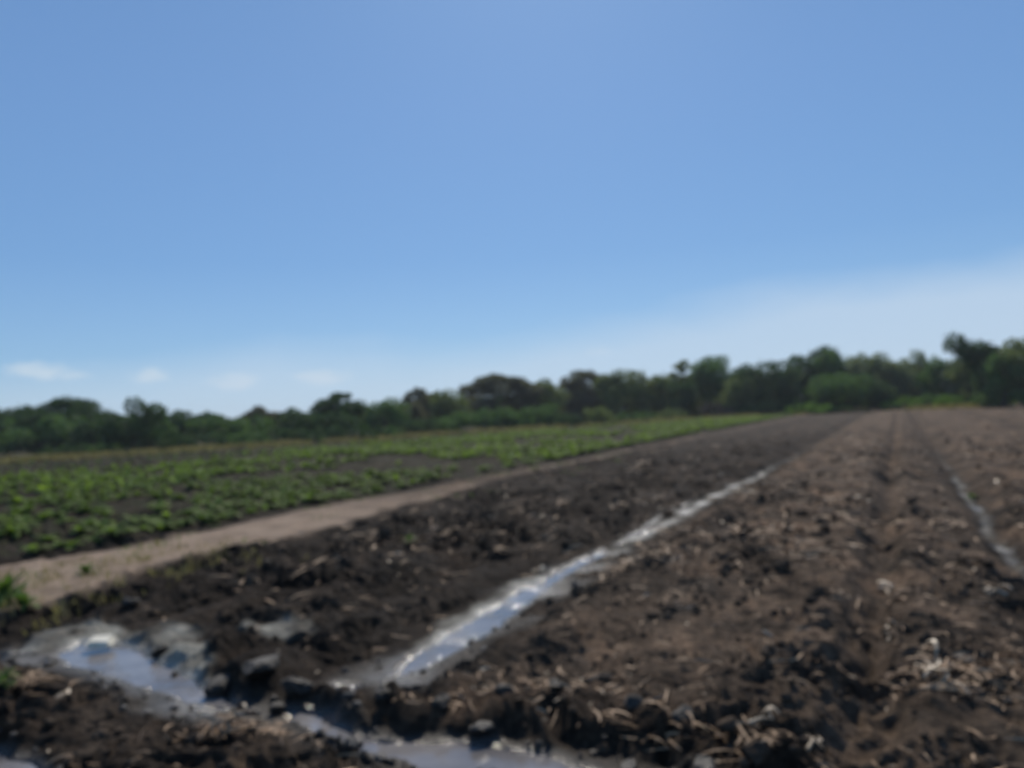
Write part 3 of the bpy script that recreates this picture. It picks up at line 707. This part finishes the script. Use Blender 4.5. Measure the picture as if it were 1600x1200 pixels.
# ------------------------------------------------------------------ grass and weeds
def blades(x, y, h, L, wd, lean=.35):
    n = len(x); a = rng.uniform(0, 2 * pi, n); l = rng.normal(0, lean, n) * L; dx, dy = np.cos(a), np.sin(a)
    b = rng.uniform(0, 2 * pi, n); ex, ey = np.cos(b) * wd * .5, np.sin(b) * wd * .5
    z0 = h - .02
    V = np.stack([np.stack([x - ex, y - ey, z0], -1), np.stack([x + ex, y + ey, z0], -1),
                  np.stack([x + dx * l * .4 + ex * .7, y + dy * l * .4 + ey * .7, h + L * .6], -1), np.stack([x + dx * l, y + dy * l, h + L * (1 - .2 * np.abs(l / L))], -1)], 1)
    return V.reshape(-1, 3), np.arange(n * 4).reshape(-1, 4)
def strip(name, label, poly_uv, n, L0, L1, wd, mat, clump=3.0, thr=-.1):
    (u0, u1, v0, v1) = poly_uv
    u = rng.uniform(u0, u1, n); v = rng.uniform(v0, v1, n); x = u * UD[0] + v * VD[0]; y = u * UD[1] + v * VD[1]
    k = noise(x * clump, y * clump, 120) > thr; x, y = x[k], y[k]; h = terrain(x, y)[0]
    V, Fq = blades(x, y, h, rng.uniform(L0, L1, len(x)), rng.uniform(.6, 1.2, len(x)) * wd)
    tag(link(name, make_mesh(name, V, Fq, False, (mat,))), label, name.replace('_', ' '), kind='stuff')
strip('path_grass', 'thin dry grass on the tan path margin at lower left', (2.5, 7.5, 6.7, 9.4), 5000, .04, .14, .006, M_GRASSDRY, 2.2, .12)
strip('path_weeds', 'sparse green weeds along the tan path margin', (2.5, 26, 7.4, 10.6), 7000, .03, .10, .010, M_WEED, 1.1, .42)
def edge_grass():
    n = 26000; px = rng.uniform(-300, 1900, n); D = np.interp(px, [-300, 0, 340, 600, 960, 1320, 1600, 1900], [66, 66, 68, 71, 84, 100, 90, 85]) + rng.normal(0, 2.2, n)
    P = np.array([at_dist(a, 650, d)[:2] for a, d in zip(px, D)]); k = noise(P[:, 0] * .25, P[:, 1] * .25, 130) > -.05; P = P[k]
    V, Fq = blades(P[:, 0], P[:, 1], P[:, 0] * 0, rng.uniform(.15, .6, len(P)), rng.uniform(.05, .16, len(P)))
    tag(link('margin_grass', make_mesh('margin_grass', V, Fq, False, (M_GRASSDRY,))), 'dry yellowish grass along the foot of the tree line', 'grass', kind='stuff')
edge_grass()
def stubble():
    n = 60000; u = rng.uniform(-10, 110, n); v = rng.uniform(11, 112, n); x = u * UD[0] + v * VD[0]; y = u * UD[1] + v * VD[1]; r = np.hypot(x, y)
    lim_ = np.interp(u, [0, 10, 20, 40, 60, 90, 130], [28, 28, 30, 32, 29, 20, 12])
    k = (np.abs(np.degrees(np.arctan2(x, y))) < 50) & (y > 5) & (r < 92) & (v > lim_) & (noise(x * .3, y * .3, 141) + noise(x * .9, y * .9, 142) * .6 > -.1); x, y = x[k], y[k]
    h = terrain(x, y)[0]
    for nm, sel, m_, lb in (('stubble', rng.uniform(size=len(x)) < .72, M_BROWNSTUB, 'brown dry stubble on the bare band before the tree line'), ('field_weeds', None, M_WEED, 'scattered green weeds on the bare band before the tree line')):
        if sel is None: sel = ~last
        last = sel
        V, Fq = blades(x[sel], y[sel], h[sel], rng.uniform(.06, .28, sel.sum()), rng.uniform(.05, .16, sel.sum()), .6)
        tag(link(nm, make_mesh(nm, V, Fq, False, (m_,))), lb, nm.replace('_', ' '), kind='stuff')
stubble()
def weed_clump(px, py, s, mat, label, nm='weed', nl=40):
    p = at(px, py); h = terrain(np.array([p[0]]), np.array([p[1]]))[0][0]
    o = link(nm, plant_mesh(nm, nl, .22 * s, .045 * s, mat, 1.3), loc=(p[0], p[1], h)); tag(o, label, 'weed')
weed_clump(8, 952, 1.6, M_WEED, 'leafy green weed clump at the left edge of the photo by the path')
weed_clump(36, 958, .9, M_WEED, 'smaller green weed right of the clump at the left edge')
weed_clump(135, 905, .8, M_WEED, 'greyish green weed tuft on the tan path margin')
weed_clump(8, 1090, .5, M_WEED, 'tiny green weed on the clods at the lower left edge')
weed_clump(640, 862, .5, M_WEED, 'small green weed beside the pale straw patch left of centre')
weed_clump(1518, 768, .55, M_WEED, 'small green weed in the right hand furrow')

# ------------------------------------------------------------------ single clods, stalks, block
def clod(px, py, sx, sy, sz, mat, label, z=0.0):
    p = at(px, py); h = max(terrain(np.array([p[0]]), np.array([p[1]]))[0][0], WL)
    V = IV3.copy()
    for _ in range(9):
        d = rng.normal(size=3); d /= np.linalg.norm(d); e = np.maximum(V @ d - rng.uniform(.5, .8), 0); V = V - e[:, None] * d
    V *= (1 + .16 * noise(V[:, 0] * 2.5 + px, V[:, 1] * 2.5 + V[:, 2] * 1.7, 7) + .1 * noise(V[:, 0] * 6 + V[:, 2] * 5, V[:, 1] * 6, 8))[:, None]
    V *= np.array([sx, sy, sz]) * .5
    o = link('soil_clod', make_mesh('soil_clod', V, IF3, False, (mat,)), loc=(p[0], p[1], h + sz * .22 + z)); o.rotation_euler = (0, 0, rng.uniform(0, 6))
    tag(o, label, 'clod')
clod(1256, 1003, .16, .13, .10, M_WETCLOD, 'single black clod on the dry brown bed in the right half')
clod(250, 1016, .16, .12, .10, M_WETCLOD, 'dark clod sitting in the pale silt behind the left puddle')
clod(432, 1106, .13, .11, .10, M_WETCLOD, 'dark clod between the left puddle and the bottom puddle')
clod(410, 1070, .40, .22, .15, M_WETCLOD, 'largest black clod, in the dark mound right of the left puddle')
clod(345, 1068, .24, .18, .14, M_WETCLOD, 'black clod at the left end of the dark mound')
clod(462, 1084, .24, .20, .14, M_WETCLOD, 'black clod at the right end of the dark mound')
clod(420, 880, .20, .14, .10, M_WETCLOD, 'dark clod just inside the field beyond the end of the tan path')
clod(205, 955, .20, .14, .09, M_WETCLOD, 'dark clod on the mud above the cream block')
clod(600, 1112, .13, .10, .08, M_WETCLOD, 'dark clod on the bank above the left part of the bottom puddle')
clod(690, 1116, .15, .11, .09, M_WETCLOD, 'broad dark clod on the bank above the middle of the bottom puddle')
clod(790, 1112, .14, .11, .09, M_WETCLOD, 'dark clod on the bank above the bright sun glint')
clod(870, 1110, .12, .10, .08, M_WETCLOD, 'dark clod on the bank right above the end of the bottom puddle')
clod(990, 1130, .15, .12, .09, M_WETCLOD, 'dark clod on the bank above the grey silt at the bottom')
clod(1070, 1150, .15, .12, .09, M_WETCLOD, 'dark clod at the right end of the bottom bank')
clod(1545, 932, .10, .09, .07, M_WETCLOD, 'small dark clod near the right hand furrow')
clod(1505, 1050, .14, .11, .07, M_WETCLOD, 'dark clod beside the pale stalk heap at right')
clod(272, 1043, .06, .05, .05, M_CLOD, 'small clod with a wet shine standing in the left puddle')

def stalk(px, py, L, r0, ang, bend, label, mat=M_STRAWP, lift=.03, nleaf=2):
    p = at(px, py); n = 9; t = np.linspace(-.5, .5, n)
    root = link('dry_stalk', None, loc=(p[0], p[1], 0)); tag(root, label, 'stalk')
    th = ang + bend * t; X = np.cumsum(np.cos(th)) * L / n; Y = np.cumsum(np.sin(th)) * L / n; X -= X.mean(); Y -= Y.mean()
    hh = terrain(X + p[0], Y + p[1])[0]; Z = np.full(n, hh.max() + r0) + lift * (.25 - t ** 2) * 4 * .5
    V, Fq = tube(np.stack([X, Y, Z], 1), r0 * (1 - .5 * (t + .5)), 7); link('stem', make_mesh('stem', V, Fq, True, (mat,)), root)
    for i in range(nleaf):
        j = rng.integers(1, n - 1); k_ = 1; V, Fq = ribbons(1, np.array([X[j] + .02]), np.array([Y[j]]), np.array([Z[j] - .01]), np.array([L * .6]), np.array([r0 * 2.2]), 1.4, .2, 6)
        link('leaf', make_mesh('leaf', V, Fq, False, (mat,)), root)
stalk(1452, 1082, .34, .010, 1.0, .9, 'pale bent dry maize stalk standing out in the straw heap at lower right', nleaf=3)
stalk(1480, 1098, .26, .008, -.5, 1.2, 'curled pale stalk right of the bent one in the lower right straw heap', nleaf=3)
stalk(1530, 1078, .30, .009, .4, -.8, 'orange brown dry stalk with leaves near the lower right edge', M_STRAW, nleaf=4)
stalk(1082, 850, .55, .012, 2.2, .9, 'long curved dry stalk right of the narrow end of the furrow water', M_STRAW)
stalk(1285, 880, .5, .012, 2.3, .3, 'straight dry stalk lying slantwise on the bed in the right half', M_STRAW)
stalk(1160, 776, .55, .014, 2.3, .2, 'short pale stalk beside the far narrow part of the furrow', M_STRAWP, nleaf=1)
stalk(1382, 915, .28, .010, 1.4, .5, 'pale stalk on the left side of the tractor groove')
stalk(1388, 1000, .22, .008, 1.2, .9, 'thin curled stalk on the right side of the tractor groove')
stalk(1555, 930, .24, .012, 1.9, .2, 'upright looking pale stalk piece near the right edge')
stalk(1270, 1190, .16, .009, 1.0, .6, 'short pale stalk at the very bottom of the field, right of centre')
stalk(1190, 1160, .15, .009, .3, .6, 'stubby pale stalk on the grey soil low right of centre')
stalk(660, 850, .55, .014, .2, .5, 'orange dry stalk in the straw patch left of centre', M_STRAW, nleaf=4)
stalk(1000, 738, .9, .02, .1, .3, 'pale stalk heap far out in the dark soil above the furrow', M_STRAW, nleaf=4)
stalk(105, 1085, .22, .009, .1, .3, 'pale stalk on the clods below the left puddle', M_STRAWP)
stalk(370, 1140, .30, .010, .2, .4, 'pale dry stalk on the straw patch between the two puddles', M_STRAWP, nleaf=4)
stalk(330, 1150, .26, .009, -.3, .8, 'tan stalk at the left of the straw patch between the puddles', M_STRAW, nleaf=4)

# straw patch in front of the mound
def patch(name, cx, cy, n, sx, sy, mat, label):
    p = at(cx, cy); x = p[0] + rng.normal(0, sx, n); y = p[1] + rng.normal(0, sy, n); x, y = keep(x, y, lambda x, y, h, *a: h > WL + .01); n = len(x)
    h = terrain(x, y)[0]; V, Fq = ribbons(n, x, y, h, rng.uniform(.04, .2, n), rng.uniform(.004, .013, n), .8)
    tag(link(name, make_mesh(name, V, Fq, False, (mat,))), label, 'straw', kind='stuff')
patch('straw_patch', 365, 1148, 170, .17, .07, M_STRAW, 'tan straw patch on the clods between the left and bottom puddles')
patch('straw_patch', 660, 850, 160, .5, .25, M_STRAW, 'orange straw patch on dark soil left of centre')
patch('straw_patch', 1490, 1075, 220, .22, .14, M_STRAW, 'orange brown straw heap near the lower right edge')
patch('straw_patch', 20, 1075, 120, .18, .12, M_STRAW, 'brown straw on the clods at the lower left edge')
patch('straw_patch', 1020, 880, 220, .45, .35, M_STRAW, 'brown straw beside the right side of the narrow furrow water')

# cream block
import bmesh
p = at(158, 1004); bm = bmesh.new(); bmesh.ops.create_cube(bm, size=1)
bmesh.ops.scale(bm, vec=(.20, .17, .06), verts=bm.verts)
bmesh.ops.bevel(bm, geom=bm.edges[:], offset=.026, segments=4, affect='EDGES')
bmesh.ops.subdivide_edges(bm, edges=bm.edges[:], cuts=1)
for v in bm.verts: v.co += Vector((rng.normal(0, .0015), rng.normal(0, .0015), rng.normal(0, .0015)))
me = bpy.data.meshes.new('cream_block'); bm.to_mesh(me); bm.free(); me.materials.append(M_BLOCK)
o = link('cream_block', me, loc=(p[0], p[1], WL + .06)); o.rotation_euler = (radians(10), radians(3), radians(6))
tag(o, 'pale cream rectangular block on the mud behind the left puddle', 'block')

# ------------------------------------------------------------------ the air of the plain
bm = bmesh.new(); bmesh.ops.create_cube(bm, size=1)
bmesh.ops.scale(bm, vec=(7000, 7000, 24), verts=bm.verts); bmesh.ops.translate(bm, vec=(0, 0, 10.6), verts=bm.verts)
me = bpy.data.meshes.new('haze'); bm.to_mesh(me); bm.free()
hm = bpy.data.materials.new('haze'); hm.use_nodes = True; ht = hm.node_tree; ht.nodes.clear()
pv = N(ht, 'ShaderNodeVolumePrincipled'); pv.inputs['Color'].default_value = (0.80, 0.88, 1.0, 1); pv.inputs['Density'].default_value = HAZE; pv.inputs['Anisotropy'].default_value = 0.3
ho = N(ht, 'ShaderNodeOutputMaterial'); ht.links.new(pv.outputs[0], ho.inputs['Volume']); me.materials.append(hm)
tag(link('haze', me), kind='stuff')
